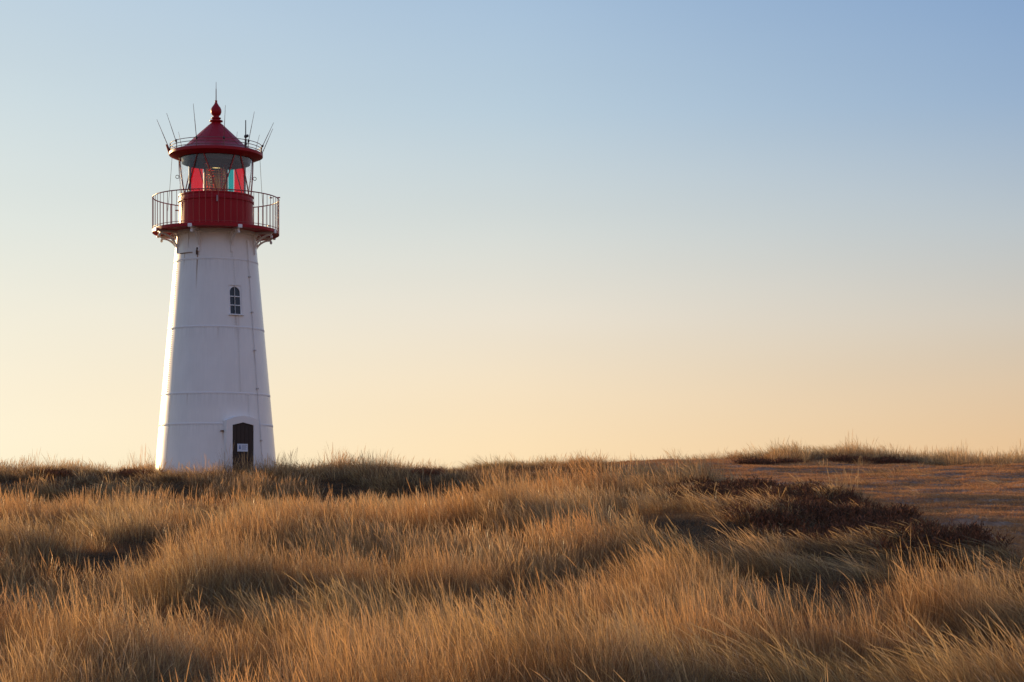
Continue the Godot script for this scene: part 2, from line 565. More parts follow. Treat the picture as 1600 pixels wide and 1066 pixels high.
func thatch(count: int, w: float, tall: float, spread: float) -> ArrayMesh:      # low matted dead grass
	var b := MB.new()
	for k in count:
		var a := rng.randf() * TAU
		var r := sqrt(rng.randf()) * spread
		var p := Vector3(cos(rng.randf() * TAU), 0, sin(rng.randf() * TAU))
		var root := Vector3(cos(a) * r, -0.02, sin(a) * r)
		var dir := (Vector3.UP * rng.randf_range(0.5, 1.2) + p * rng.randf_range(0.2, 0.9) + Vector3(-0.15, 0, 0)).normalized()
		var c := Color(0.17, 0.105, 0.062).lerp(Color(0.31, 0.22, 0.13), rng.randf())
		blade(b, root, dir, tall * rng.randf_range(0.4, 1.0), p * rng.randf_range(-0.3, 0.5) + Vector3(0, -rng.randf_range(0.1, 0.5), 0), w * rng.randf_range(0.7, 1.2), c * rng.randf_range(0.75, 1.1), 3)
	return b.mesh()


func heath(count: int, w: float, tall: float, spread: float) -> ArrayMesh:      # woody upright twigs set with tiny leaves
	var b := MB.new()
	for k in count:
		var a := rng.randf() * TAU
		var r := sqrt(rng.randf()) * spread
		var out := Vector3(cos(a), 0, sin(a))
		var root := out * r * 0.7 - Vector3(0, 0.03, 0)
		var dir := (Vector3.UP + out * r / spread * 0.6 + Vector3(rng.randf_range(-0.25, 0.25), 0, rng.randf_range(-0.25, 0.25))).normalized()
		var ln := tall * rng.randf_range(0.5, 1.0) * (1.0 - 0.35 * r / spread)
		var c := Color(0.085, 0.048, 0.030).lerp(Color(0.27, 0.105, 0.05), pow(rng.randf(), 1.3)) * rng.randf_range(0.7, 1.2)
		blade(b, root, dir, ln, Vector3(rng.randf_range(-0.1, 0.1), 0, rng.randf_range(-0.1, 0.1)), w * 0.8, c, 2)
		for q in 7:
			var t := lerpf(0.25, 1.0, (q + rng.randf()) / 7.0)
			var o2 := Vector3(rng.randf_range(-1, 1), rng.randf_range(0.5, 1.4), rng.randf_range(-1, 1)).normalized()
			blade(b, root + dir * ln * t, o2, tall * 0.16, Vector3.ZERO, w * 1.5, c * rng.randf_range(0.8, 1.3), 1)
	return b.mesh()


func scatter(called: String, meshes: Array, spots: Array, material: Material, label: String, category: String):
	# spots: [position, turn, scale, scale up, colour, variant]; one mass of grass, its variants drawn as copies
	var top := Node3D.new()
	top.name = numbered(self, called)
	add_child(top, true)
	tag(top, label, category, "stuff")
	var lists := []
	for m in meshes: lists.append([])
	for s in spots: lists[s[5]].append(s)
	for k in meshes.size():
		if lists[k].is_empty(): continue
		var mm := MultiMesh.new()
		mm.transform_format = MultiMesh.TRANSFORM_3D
		mm.use_colors = true
		mm.mesh = meshes[k]
		mm.instance_count = lists[k].size()
		for i in lists[k].size():
			var s: Array = lists[k][i]
			var bs := Basis(Vector3.UP, s[1]).scaled(Vector3(s[2], s[3], s[2]))
			mm.set_instance_transform(i, Transform3D(bs, s[0]))
			mm.set_instance_color(i, s[4])
		var o := MultiMeshInstance3D.new()
		o.name = numbered(top, "tufts")
		o.multimesh = mm
		o.material_override = material
		o.set_meta("kind", "stuff")
		top.add_child(o, true)


func make_grass():
	var gm := paint("dry marram", Color(1, 1, 1), 0.43)
	gm.vertex_color_use_as_albedo = true
	gm.metallic_specular = 0.45
	gm.backlight_enabled = true
	gm.backlight = lin(0.88, 0.72, 0.48)
	var tm := paint("matted grass", Color(1, 1, 1), 0.75)
	tm.vertex_color_use_as_albedo = true
	tm.metallic_specular = 0.3
	tm.backlight_enabled = true
	tm.backlight = lin(0.5, 0.42, 0.31)
	var hm := paint("heather twigs", Color(1, 1, 1), 0.8)
	hm.vertex_color_use_as_albedo = true
	hm.metallic_specular = 0.25

	# variants: [near, middle, far] x four strengths of wind x three
	var variants := []
	for lod in 3:
		for wk in 4:
			for q in 3:
				var wind: float = [0.06, 0.28, 0.5, 0.78][wk]
				variants.append(tuft([100, 84, 64][lod], [0.0024, 0.0035, 0.0055][lod], wind, [0.62, 0.60, 0.62][lod], [6, 4, 3][lod], [0.13, 0.15, 0.17][lod], [6, 6, 5][lod]))
	var low := []
	for lod in 3:
		for q in 3:
			low.append(thatch([90, 76, 60][lod], [0.0030, 0.0046, 0.0072][lod], 0.23, 0.28))
	var turf := []
	for q in 3:
		turf.append(thatch(110, 0.006, 0.12, 0.30))
	var hea := []
	for q in 4:
		hea.append(heath(40, 0.010, 0.36, 0.25))

	var tall := []
	var mat := []
	var short := []
	var heather := []
	var heather_far := []
	var ridge := []
	var caps := []
	var d := 7.0
	while d < 74.0:
		var lod := 0 if d < 23.0 else (1 if d < 40.0 else 2)
		var half := 0.31 * d + 4.0
		var step: float = [0.17, 0.20, 0.235][lod]
		if d > 62.0: step = 0.4
		var x := -half - 3.0
		while x < half:
			var px := x + rng.randf_range(-0.5, 0.5) * step
			var pd := d + rng.randf_range(-0.5, 0.5) * step
			x += step
			var z := -pd
			if Vector2(px - TOWER_X, z - TOWER_Z).length() < 1.95: continue
			var y := ground_h(px, z)
			var s := sand_at(px, pd)
			var he := heather_at(px, pd)
			var hf := far_heather_at(px, pd)
			var hol := hollow_at(px, pd)
			var n1 := noise_a.get_noise_2d(px * 1.3 + 50.0, z * 1.3)
			var n2 := noise_b.get_noise_2d(px * 1.5 - 20.0, z * 1.5)
			var n3 := noise_d.get_noise_2d(px, z)
			var clump := noise_e.get_noise_2d(px + n2 * 1.2, z + n1 * 1.2) + 1.0
			var hump := noise_b.get_noise_2d(px, z)
			var p := Vector3(px, y, z)
			var turn := rng.randf_range(-1.0, 1.0) * lerpf(1.3, 0.7, smoothstep(-2.0, 4.0, px))
			# heather
			if he > rng.randf() * 0.9 + 0.05:
				heather.append([p, rng.randf() * TAU, rng.randf_range(0.8, 1.25), rng.randf_range(0.65, 1.15), Color(1, 1, 1) * rng.randf_range(0.75, 1.2), rng.randi() % 4])
			if crest_cap_at(px, pd) > rng.randf() * 0.9 + 0.05:
				caps.append([p, rng.randf() * TAU, rng.randf_range(0.8, 1.2), rng.randf_range(0.7, 1.0), Color(1.7, 1.6, 1.4) * rng.randf_range(0.8, 1.25), rng.randi() % 4])
			if hf > rng.randf() * 0.9 + 0.05:
				heather_far.append([p, rng.randf() * TAU, rng.randf_range(0.8, 1.2), rng.randf_range(0.5, 0.95), Color(1, 1, 1) * rng.randf_range(0.8, 1.25), rng.randi() % 4])
			# matted layer
			if s < 0.5 and rng.randf() < 0.85:
				var c := Color(1, 1, 1).lerp(Color(1.12, 0.88, 0.72), clampf(0.5 + n2 * 1.3, 0, 1)) * rng.randf_range(0.8, 1.1)
				mat.append([p, rng.randf() * TAU, rng.randf_range(0.8, 1.3), rng.randf_range(0.6, 1.3) * (1.0 - 0.3 * hol), c, lod * 3 + rng.randi() % 3])
			if s > 0.2 and rng.randf() < 1.0 + 0.5 * n2:
				short.append([p + Vector3(rng.randf_range(-0.1, 0.1), 0, rng.randf_range(-0.1, 0.1)), rng.randf() * TAU, rng.randf_range(0.7, 1.4), rng.randf_range(0.3, 1.0), Color(2.7, 2.1, 1.6) * rng.randf_range(0.8, 1.15), rng.randi() % 3])
				short.append([p, rng.randf() * TAU, rng.randf_range(0.7, 1.4), rng.randf_range(0.4, 1.3), Color(2.6, 2.0, 1.5) * rng.randf_range(0.75, 1.1), rng.randi() % 3])
			# tall marram: clumped, thin in the hollows, on the open patch and in the heather
			var want := 0.42 + hump * 1.5 + n2 * 0.6 + n1 * 0.5 - hol * 0.9 + (0.45 - clump) * 1.3
			want *= 1.0 - smoothstep(0.1, 0.7, s)
			want *= 1.0 - 0.72 * he
			want *= 1.0 - 0.7 * hf
			if pd > 54.0 and px > 5.5: want = lerpf(want, 0.8 + 0.5 * n2, smoothstep(5.5, 8.0, px)) * (1.0 - smoothstep(0.2, 0.8, s)) * (1.0 - 0.7 * hf)
			if pd < 34.0: want -= 0.12 * smoothstep(0.0, 5.0, px)
			if s > 0.3 and n3 + n2 > 0.12 and pd > 42.0: want = 0.02
			if rng.randf() > want: continue
			var size := rng.randf_range(0.72, 1.12) * (0.90 + n1 * 0.5 + hump * 0.7 + n2 * 0.3) * (1.0 - 0.45 * hol) * (1.2 - 0.45 * clump)
			if pd > 49.0: size *= 0.80
			if pd > 50.0 and px > -3.5: size *= 0.72
			if pd > 54.0 and px > 5.5: size = lerpf(size, rng.randf_range(0.5, 0.95) * (1.0 + n2 * 0.5), smoothstep(5.5, 10.0, px))
			if heather_at(px, pd + 1.5) > 0.1 or heather_at(px, pd + 3.0) > 0.1 or heather_at(px, pd + 4.5) > 0.1: size *= 0.55
			if px > 2.5 and pd > 20.0 and pd < 31.0: size *= 0.85 - 0.3 * smoothstep(5.0, 7.0, px) * smoothstep(21.0, 24.0, pd)
			if s > 0.3 and pd < 56.0: size *= 0.55
			size = maxf(size, 0.28)
			if pd > 52.5 and pd < 57.0 and px < 3.0: size = lerpf(size, 0.52, 0.5) * rng.randf_range(0.7, 1.0 + pow(rng.randf(), 2.0) * 1.1)
			if pd > 53.8 and pd < 56.8 and absf(px + 8.7) < 2.6: size *= 1.35
			if pd > 49.0 and rng.randf() < 0.04: size *= 1.6
			var gust := 0.20 + 0.09 * clampf(px / (0.06 * pd + 0.6), -1.5, 4.0) + n3 * 0.45
			if pd > 50.0: gust = 0.10 + n3 * 0.4
			var wk := clampi(int(gust * 4.0 + rng.randf_range(-0.7, 1.1)), 0, 3)
			var tone := Color(1.0, 1.0, 1.0).lerp(Color(1.08, 0.90, 0.74), clampf(0.45 + n1 * 1.2, 0, 1)).lerp(Color(0.80, 0.86, 0.84), clampf(n3 * 1.2, 0, 0.7)) * rng.randf_range(0.84, 1.1)
			var entry := [p, turn, rng.randf_range(0.85, 1.2), size, tone, lod * 12 + wk * 3 + rng.randi() % 3]
			if pd > 56.5 and px > 5.5: ridge.append(entry)
			else: tall.append(entry)
		d += step
	print("tall ", tall.size(), " mat ", mat.size(), " short ", short.size(), " heather ", heather.size(), " ridge ", ridge.size())
	scatter("marram_grass", variants, tall, gm, "tall dry golden marram grass covering the dune slope below the lighthouse", "grass")
	scatter("ridge_grass", variants, ridge, gm, "pale marram grass along the crest behind the bare patch", "grass")
	scatter("matted_grass", low, mat, tm, "low matted reddish brown grass between the tall tufts", "grass")
	scatter("short_turf", turf, short, tm, "thin short turf on the bare trodden patch of the dune", "turf")
	scatter("heather_thicket", hea, heather, hm, "dark brown heather thicket between the golden grass and the bare patch", "heather")
	scatter("heather_caps", hea, caps, hm, "low dark heather humps along the dune crest beside the lighthouse", "heather")
	scatter("heather_strip", hea, heather_far, hm, "narrow dark heather strip at the foot of the crest grass", "heather")


# ------------------------------------------------------------------ lighthouse
func hy(y: float) -> float:                 # measured row to height above the foot
	return (783.0 - y) * PX + EYE - BASE_Y


func wall_r(y: float) -> float:
	return (64.6 + 0.0906 * (y - 407.0)) * PX


func frame_at(deg: float, r: float, h: float, lean := 0.0) -> Transform3D:      # z looks outward
	var a := deg_to_rad(deg)
	var o := Vector3(sin(a), 0, cos(a))
	return Transform3D(Basis(Vector3.UP, a) * Basis(Vector3.RIGHT, -lean), o * r + Vector3.UP * h)


func ring_points(r: float, h: float, count: int, a0 := 0.0, a1 := TAU) -> Array:
	var out := []
	for k in count:
		var a := lerpf(a0, a1, float(k) / count)
		out.append(Vector3(sin(a) * r, h, cos(a) * r))
	return out


func wall_texture() -> ImageTexture:
	var w := 1024
	var h := 768
	var im := Image.create(w, h, false, Image.FORMAT_RGB8)
	var f1 := FastNoiseLite.new(); f1.seed = 3; f1.frequency = 1.0; f1.fractal_octaves = 4
	var f2 := FastNoiseLite.new(); f2.seed = 8; f2.frequency = 1.0; f2.fractal_octaves = 3
	# rust runs: bearing in degrees, row of the top, length, strength, half width
	var runs := [[-25.8, 399.0, 62.0, 0.85, 0.9], [7.0, 676.0, 26.0, 0.4, 1.2], [-48.0, 403.0, 30.0, 0.35, 1.0], [24.6, 500.0, 40.0, 0.22, 4.0], [48.5, 437.0, 22.0, 0.28, 0.7], [49.0, 492.0, 22.0, 0.28, 0.7], [48.0, 551.0, 24.0, 0.28, 0.7], [-70.0, 520.0, 40.0, 0.25, 1.5], [2.0, 517.0, 20.0, 0.15, 1.0], [-31.0, 619.0, 22.0, 0.15, 1.0]]
	for y in h:
		var row := lerpf(360.0, 760.0, (y + 0.5) / h)
		for x in w:
			var deg := (x + 0.5) / w * 360.0 - 180.0
			var a := deg_to_rad(deg)
			var cx := cos(a) * 3.0; var cz := sin(a) * 3.0
			var stain := f1.get_noise_3d(cx * 6.0, row * 0.012, cz * 6.0)
			var cloud := f2.get_noise_3d(cx * 0.9, row * 0.02, cz * 0.9)
			var t := 0.925 + stain * 0.014 + cloud * 0.022
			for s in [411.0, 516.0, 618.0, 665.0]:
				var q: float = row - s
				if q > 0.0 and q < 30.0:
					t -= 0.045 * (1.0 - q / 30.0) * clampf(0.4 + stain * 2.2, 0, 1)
			var col := Color(t, t * 0.985, t * 0.962)
			for r in runs:
				var q: float = row - r[1]
				var dx: float = absf(deg - r[0])
				if q > -1.0 and q < r[2] and dx < r[4] * 3.0:
					var k: float = r[3] * exp(-pow(dx / r[4], 2)) * (1.0 - maxf(q, 0.0) / r[2]) * (0.8 + stain)
					col = col.lerp(Color(0.42, 0.25, 0.12), clampf(k, 0, 0.9))
			im.set_pixel(x, y, col)
	return ImageTexture.create_from_image(im)


func make_lighthouse():
	var white := paint("white enamel", lin(0.84, 0.82, 0.80), 0.36)
	white.metallic_specular = 0.5
	var bump := NoiseTexture2D.new()
	bump.width = 256; bump.height = 256; bump.seamless = true
	var bn := FastNoiseLite.new(); bn.seed = 21; bn.frequency = 0.012; bn.fractal_octaves = 3
	bump.noise = bn
	var plate_m := paint("white iron plates", Color(1, 1, 1), 0.34)
	plate_m.albedo_texture = wall_texture()
	plate_m.heightmap_enabled = true
	plate_m.heightmap_texture = bump
	plate_m.heightmap_scale = 1.2
	plate_m.clearcoat_enabled = true
	plate_m.clearcoat = 0.35
	plate_m.clearcoat_roughness = 0.22
	var red := paint("red enamel", lin(0.37, 0.009, 0.016), 0.42)
	red.metallic_specular = 0.3
	var red_dull := paint("red iron", lin(0.36, 0.030, 0.026), 0.35)
	var dark := paint("dark iron", lin(0.06, 0.045, 0.042), 0.5)
	var rod_m := paint("red brown rods", lin(0.24, 0.08, 0.07), 0.45)
	var rusty := paint("rusty iron", lin(0.10, 0.045, 0.025), 0.8)
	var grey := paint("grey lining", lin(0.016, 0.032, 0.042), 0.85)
	var glass := paint("lantern glass", Color(0.93, 0.97, 1.0, 0.06), 0.04)
	glass.transparency = BaseMaterial3D.TRANSPARENCY_ALPHA
	var dark_glass := paint("window glass", lin(0.018, 0.026, 0.042), 0.1)
	var wood := paint("dark door", lin(0.030, 0.016, 0.011), 0.62)

	var light := Node3D.new()
	light.name = "lighthouse"
	light.position = Vector3(TOWER_X, BASE_Y, TOWER_Z)
	light.rotation.y = atan2(-TOWER_X, -TOWER_Z)
	add_child(light, true)
	tag(light, "white riveted iron lighthouse with red gallery and lantern on the dune crest", "lighthouse")

	# --- tower: a core behind the plates, then every plate on its own
	var core := MB.new()
	core.lathe([Vector2(wall_r(760.0) - 0.07, hy(760.0)), Vector2(wall_r(362.0) - 0.07, hy(362.0))], 64)
	var tower := part("tower", core.mesh(), dark, light)
	var courses := [[364.0, 411.0, 22.0], [411.0, 516.0, 24.0], [516.0, 618.0, 26.0], [618.0, 665.0, 35.0], [665.0, 758.0, 36.0]]
	for ci in courses.size():
		var c: Array = courses[ci]
		for q in 4:
			var a0: float = c[2] + q * 90.0 + 0.10
			var a1: float = c[2] + (q + 1) * 90.0 - 0.10
			var angles := PackedFloat32Array()
			var na := 30
			for k in na + 1: angles.append(lerpf(a0, a1, float(k) / na))
			var heights := PackedFloat32Array([c[0] + 0.2, c[1] - 0.2])
			var hole := false
			var w0 := 24.6 - 8.9
			var w1 := 24.6 + 8.9
			var b := MB.new()
			if ci == 1:
				heights = PackedFloat32Array([c[0] + 0.2, 452.3, 498.6, c[1] - 0.2])
				hole = true
				var extra := []
				for e in [w0, w1, w0 + 360.0, w1 + 360.0]:
					if e > a0 and e < a1: extra.append(e)
				var all := Array(angles)
				for e in extra:
					all = all.filter(func(v): return absf(v - e) > 1.6 or v == a0 or v == a1)
					all.append(e)
				all.sort()
				angles = PackedFloat32Array(all)
			for i in angles.size() - 1:
				for j in heights.size() - 1:
					var mid := wrapf((angles[i] + angles[i + 1]) * 0.5, -180.0, 180.0)
					if hole and j == 1 and mid > w0 and mid < w1: continue
					var y0 := heights[j]
					var y1 := heights[j + 1]
					var ids := []
					for e in [[angles[i], y1], [angles[i + 1], y1], [angles[i + 1], y0], [angles[i], y0]]:
						var ra := deg_to_rad(e[0])
						var o := Vector3(sin(ra), 0, cos(ra))
						ids.append(b.vert(o * wall_r(e[1]) + Vector3.UP * hy(e[1]), (o + Vector3.UP * 0.0906).normalized(), Vector2((wrapf(e[0], -180.0, 180.0) if absf(wrapf(mid, -180.0, 180.0)) < 178.0 else e[0] - 360.0) / 360.0 + 0.5, (e[1] - 360.0) / 400.0)))
					b.quad_i(ids[0], ids[1], ids[2], ids[3])
			# edges of the plate, 40 mm deep
			for e in [[a0, -1.0], [a1, 1.0]]:
				var ra := deg_to_rad(e[0])
				var o := Vector3(sin(ra), 0, cos(ra))
				var sd: Vector3 = Vector3(cos(ra), 0, -sin(ra)) * e[1]
				b.quad(o * wall_r(c[0] + 0.2) + Vector3.UP * hy(c[0] + 0.2), o * wall_r(c[1] - 0.2) + Vector3.UP * hy(c[1] - 0.2), o * (wall_r(c[1]) - 0.04) + Vector3.UP * hy(c[1] - 0.2), o * (wall_r(c[0]) - 0.04) + Vector3.UP * hy(c[0] + 0.2), sd)
			part("wall_plate", b.mesh(), plate_m, tower)
		# upright lap strips with rivets
		for q in 4:
			var deg: float = c[2] + q * 90.0
			if ci == 1 and q == 0: deg = c[2]
			var st := MB.new()
			var y0: float = c[0] + 1.0
			var y1: float = c[1] - 1.0
			if ci == 1 and q == 0: continue
			var rv := MB.new()
			var n := int((y1 - y0) / 2.9)
			for k in n:
				var yy := lerpf(y0 + 1.0, y1 - 1.0, (k + 0.5) / n)
				for sd in [-1.0, 1.0]:
					var dg: float = deg + sd * rad_to_deg(1.5 * PX / wall_r(yy))
					var ra := deg_to_rad(dg)
					var o := Vector3(sin(ra), 0.0906, cos(ra)).normalized()
					rv.ball(Vector3(sin(ra), 0, cos(ra)) * (wall_r(yy) + 0.002) + Vector3.UP * hy(yy), 0.015, 0.6, o, 3, 6)
			var rr := part("seam_rivets", rv.mesh(), white, tower)
			rr.set_meta("kind", "stuff")
	# a broken line of rivets below and above the window
	var rw := MB.new()
	for yy in [414.5, 419.0, 423.5, 428.0, 432.5, 437.0, 441.5, 446.0, 503.0, 507.5, 512.0]:
		for sd in [-1.0, 1.0]:
			var ra: float = deg_to_rad(24.0 + sd * 1.2)
			rw.ball(Vector3(sin(ra), 0, cos(ra)) * (wall_r(yy) + 0.002) + Vector3.UP * hy(yy), 0.015, 0.6, Vector3(sin(ra), 0.09, cos(ra)).normalized(), 3, 6)
	part("seam_rivets", rw.mesh(), white, tower).set_meta("kind", "stuff")
	# rings over the level joints, each with its rivets
	for s in [411.0, 516.0, 618.0, 665.0]:
		var b := MB.new()
		var r := wall_r(s)
		b.lathe([Vector2(r - 0.03, hy(s + 1.15)), Vector2(r + 0.008, hy(s + 1.15)), Vector2(r + 0.010, hy(s + 0.5)), Vector2(r + 0.008, hy(s - 0.5)), Vector2(r + 0.001, hy(s - 1.1)), Vector2(r - 0.03, hy(s - 1.1))], 96)
		part("joint_ring", b.mesh(), white, tower)
		var rv := MB.new()
		var n := int(TAU * r / 0.062)
		for k in n:
			var ra := TAU * k / n
			rv.ball(Vector3(sin(ra), 0, cos(ra)) * (wall_r(s + 2.0) + 0.002) + Vector3.UP * hy(s + 2.0), 0.015, 0.6, Vector3(sin(ra), 0.09, cos(ra)).normalized(), 3, 6)
		part("joint_rivets", rv.mesh(), white, tower).set_meta("kind", "stuff")

	# --- window
	var wf := frame_at(24.6, wall_r(475.5), hy(475.5), atan(0.0906))
	var casing := MB.new()
	var hw := 8.5 * PX
	var cy := 12.7 * PX                     # centre of the arch above the middle of the window
	var low_y := -21.1 * PX
	var inner := PackedVector2Array([Vector2(-hw, low_y)])
	var outer := PackedVector2Array([Vector2(-11.6 * PX, -24.0 * PX)])
	var na2 := 14
	for k in na2 + 1:
		var a := PI - PI * k / na2
		inner.append(Vector2(cos(a) * hw, cy + sin(a) * hw))
		var ox := cos(a) / maxf(absf(cos(a)), absf(sin(a)))
		var oy := sin(a) / maxf(absf(cos(a)), absf(sin(a)))
		outer.append(Vector2(ox * 11.6 * PX, cy + oy * 11.6 * PX))
	inner.append(Vector2(hw, low_y))
	outer.append(Vector2(11.6 * PX, -24.0 * PX))
	for k in inner.size():
		var j := (k + 1) % inner.size()
		casing.quad(wf * Vector3(inner[k].x, inner[k].y, -0.028), wf * Vector3(inner[j].x, inner[j].y, -0.028), wf * Vector3(outer[j].x, outer[j].y, -0.028), wf * Vector3(outer[k].x, outer[k].y, -0.028), wf.basis.z)
		casing.face(wf * Vector3(inner[k].x, inner[k].y, -0.028), wf * Vector3(inner[j].x, inner[j].y, -0.028), wf * Vector3(inner[j].x, inner[j].y, -0.075), wf * Vector3(inner[k].x, inner[k].y, -0.075), wf * Vector3((inner[k].x + inner[j].x), (inner[k].y + inner[j].y), -0.05))
	var window := part("window", casing.mesh(), white, light)
	var rows := [[-21.1, -8.0], [-6.6, 5.7], [7.1, 21.2]]
	for ri in 3:
		for sx in [-1.0, 1.0]:
			var poly := PackedVector2Array()
			var x0 := 0.65 * PX
			var y0: float = rows[ri][0] * PX
			if ri < 2:
				var y1: float = rows[ri][1] * PX
				poly = PackedVector2Array([Vector2(sx * x0, y0), Vector2(sx * hw, y0), Vector2(sx * hw, y1), Vector2(sx * x0, y1)])
			else:
				poly.append(Vector2(sx * x0, y0)); poly.append(Vector2(sx * hw, y0))
				for k in 8:
					var a := (PI / 2 - 0.08) * k / 7.0
					poly.append(Vector2(sx * cos(a) * hw, cy + sin(a) * hw))
			var pm := MB.new()
			pm.slab(wf, poly, -0.068, -0.060)
			part("pane", pm.mesh(), dark_glass, window)
	var back := MB.new()
	back.box(wf * Transform3D(Basis(), Vector3(0, 0, -0.085)), Vector3(23.0 * PX, 47.0 * PX, 0.018))
	part("backing", back.mesh(), dark, window)
	var mv := MB.new()
	mv.box(wf * Transform3D(Basis(), Vector3(0, 0.05 * PX, -0.052)), Vector3(1.3 * PX, 42.0 * PX, 0.026), 0.004)
	part("muntin", mv.mesh(), white, window)
	for yy in [-7.3, 6.4]:
		var mh := MB.new()
		mh.box(wf * Transform3D(Basis(), Vector3(0, yy * PX, -0.050)), Vector3(17.0 * PX, 1.4 * PX, 0.026), 0.004)
		part("muntin", mh.mesh(), white, window)
	var sill := MB.new()
	sill.box(wf * Transform3D(Basis(), Vector3(0, -22.6 * PX, 0.01)), Vector3(24.0 * PX, 2.0 * PX, 0.09), 0.008)
	part("sill", sill.mesh(), white, window)

	# --- door in its projecting surround
	var df := frame_at(25.0, 0.0, 0.0)
	var front := 96.5 * PX
	var o_half := 27.5 * PX
	var i_half := 17.7 * PX
	var oy0 := [Vector2(-o_half, hy(757)), Vector2(-o_half, hy(660.5)), Vector2(-15.0 * PX, hy(655.5)), Vector2(0, hy(653.2)), Vector2(15.0 * PX, hy(655.5)), Vector2(o_half, hy(660.5)), Vector2(o_half, hy(757))]
	var iy0 := [Vector2(-i_half, hy(757)), Vector2(-i_half, hy(667.5)), Vector2(-8.0 * PX, hy(665.3)), Vector2(0, hy(663.4)), Vector2(8.0 * PX, hy(665.3)), Vector2(i_half, hy(667.5)), Vector2(i_half, hy(757))]
	var sb := MB.new()
	for k in oy0.size() - 1:
		var oa: Vector2 = oy0[k]; var ob: Vector2 = oy0[k + 1]
		var ia: Vector2 = iy0[k]; var ib: Vector2 = iy0[k + 1]
		sb.quad(df * Vector3(oa.x, oa.y, front), df * Vector3(ob.x, ob.y, front), df * Vector3(ib.x, ib.y, front), df * Vector3(ia.x, ia.y, front), df.basis.z)
		sb.face(df * Vector3(oa.x, oa.y, front), df * Vector3(ob.x, ob.y, front), df * Vector3(ob.x, ob.y, front - 0.5), df * Vector3(oa.x, oa.y, front - 0.5), df * Vector3(0, hy(710), front - 0.2))
		var nn := (df.basis * Vector3(-(ib - ia).y, (ib - ia).x, 0)).normalized()
		var to := df * Vector3(0, hy(715), front) - df * Vector3(ia.x, ia.y, front)
		if nn.dot(to) < 0.0: nn = -nn
		sb.quad(df * Vector3(ia.x, ia.y, front), df * Vector3(ib.x, ib.y, front), df * Vector3(ib.x, ib.y, front - 0.08), df * Vector3(ia.x, ia.y, front - 0.08), nn)
	part("door_surround", sb.mesh(), white, light)
	var leaf := MB.new()
	var lp := PackedVector2Array()
	for p in iy0: lp.append(p * Vector2(0.985, 1.0))
	leaf.slab(df, lp, front - 0.075, front - 0.040)
	var door := part("door", leaf.mesh(), wood, light)
	for k in 5:
		var bd := MB.new()
		var bw := 33.6 * PX / 5.0
		var bx := (k - 2) * bw
		var top := [667.9, 666.2, 664.9, 666.2, 667.9]
		bd.box(df * Transform3D(Basis(), Vector3(bx, (hy(top[k] + 0.8) + hy(757)) * 0.5, front - 0.036)), Vector3(bw - 0.007, hy(top[k] + 0.8) - hy(757), 0.018), 0.004)
		part("board", bd.mesh(), wood, door)
	var hb := MB.new()
	hb.tube([df * Vector3(-13.5 * PX, hy(711), front - 0.03), df * Vector3(-13.5 * PX, hy(711), front + 0.012), df * Vector3(-10.0 * PX, hy(711), front + 0.014)], 0.009, 0.009)
	part("handle", hb.mesh(), dark, door)
	var sign_m := paint("white notice", lin(0.62, 0.68, 0.78), 0.4)
	var nb := MB.new()
	nb.box(df * Transform3D(Basis(), Vector3(-0.6 * PX, hy(702.0), front - 0.020)), Vector3(17.6 * PX, 11.8 * PX, 0.012), 0.002)
	var notice := part("notice", nb.mesh(), sign_m, door)
	notice.set_meta("label", "small white notice with a blue figure and lines of print")
	var ink := MB.new()
	var blue := paint("blue print", lin(0.10, 0.17, 0.36), 0.6)
	ink.slab(df, scaled_poly([Vector2(-6.8, -2.0), Vector2(-3.6, -2.0), Vector2(-4.1, 1.6), Vector2(-4.4, 3.9), Vector2(-6.0, 3.9), Vector2(-6.3, 1.6)], Vector2(0, hy(702.0))), front - 0.0145, front - 0.012)
	part("figure", ink.mesh(), blue, notice)
	var txt := MB.new()
	var grey_ink := paint("grey print", lin(0.22, 0.27, 0.38), 0.6)
	for k in 5:
		var ww: float = [8.6, 7.2, 8.0, 6.4, 7.6][k]
		txt.box(df * Transform3D(Basis(), Vector3((-2.0 + ww * 0.5) * PX, hy(702.0) + (3.6 - k * 1.5) * PX, front - 0.0135)), Vector3(ww * PX, 0.55 * PX, 0.002))
	part("print", txt.mesh(), grey_ink, notice)
	var hg := MB.new()
	hg.box(frame_at(5.6, wall_r(676.5) + 0.03, hy(676.5)), Vector3(5.0 * PX, 1.4 * PX, 0.06), 0.004)
	part("rusty_bracket", hg.mesh(), rusty, light)

	# --- conduit up the wall, spout, and a flat box under the gallery
	var cd := MB.new()
	var cpts := []
	for yy in [380.0, 437.0, 492.0, 551.0, 610.0, 665.0, 740.0]:
		var ra := deg_to_rad(48.6)
		cpts.append(Vector3(sin(ra), 0, cos(ra)) * (wall_r(yy) + 0.025) + Vector3.UP * hy(yy))
	cd.tube(cpts, 0.014, 0.014, 6)
	var conduit := part("conduit", cd.mesh(), white, light)
	for yy in [437.0, 492.0, 551.0, 610.0, 690.0]:
		var cl := MB.new()
		cl.box(frame_at(48.6, wall_r(yy) + 0.02, hy(yy), 0.09), Vector3(0.085, 0.04, 0.05), 0.006)
		part("clip", cl.mesh(), paint("clip", lin(0.55, 0.50, 0.46), 0.6), conduit)
	var sp := MB.new()
	sp.tube([frame_at(-25.8, wall_r(396) - 0.03, hy(396)).origin, frame_at(-25.8, wall_r(396) + 0.05, hy(396)).origin, frame_at(-25.8, wall_r(399) + 0.06, hy(400)).origin, frame_at(-25.8, wall_r(405) + 0.05, hy(406)).origin], 0.028, 0.028, 8)
	part("spout", sp.mesh(), rusty, light)
	var bx2 := MB.new()
	bx2.curved(wall_r(384) - 0.02, wall_r(384) + 0.02, hy(401.0), hy(372.0), deg_to_rad(-51), deg_to_rad(-42), deg_to_rad(-51), deg_to_rad(-42), 6)
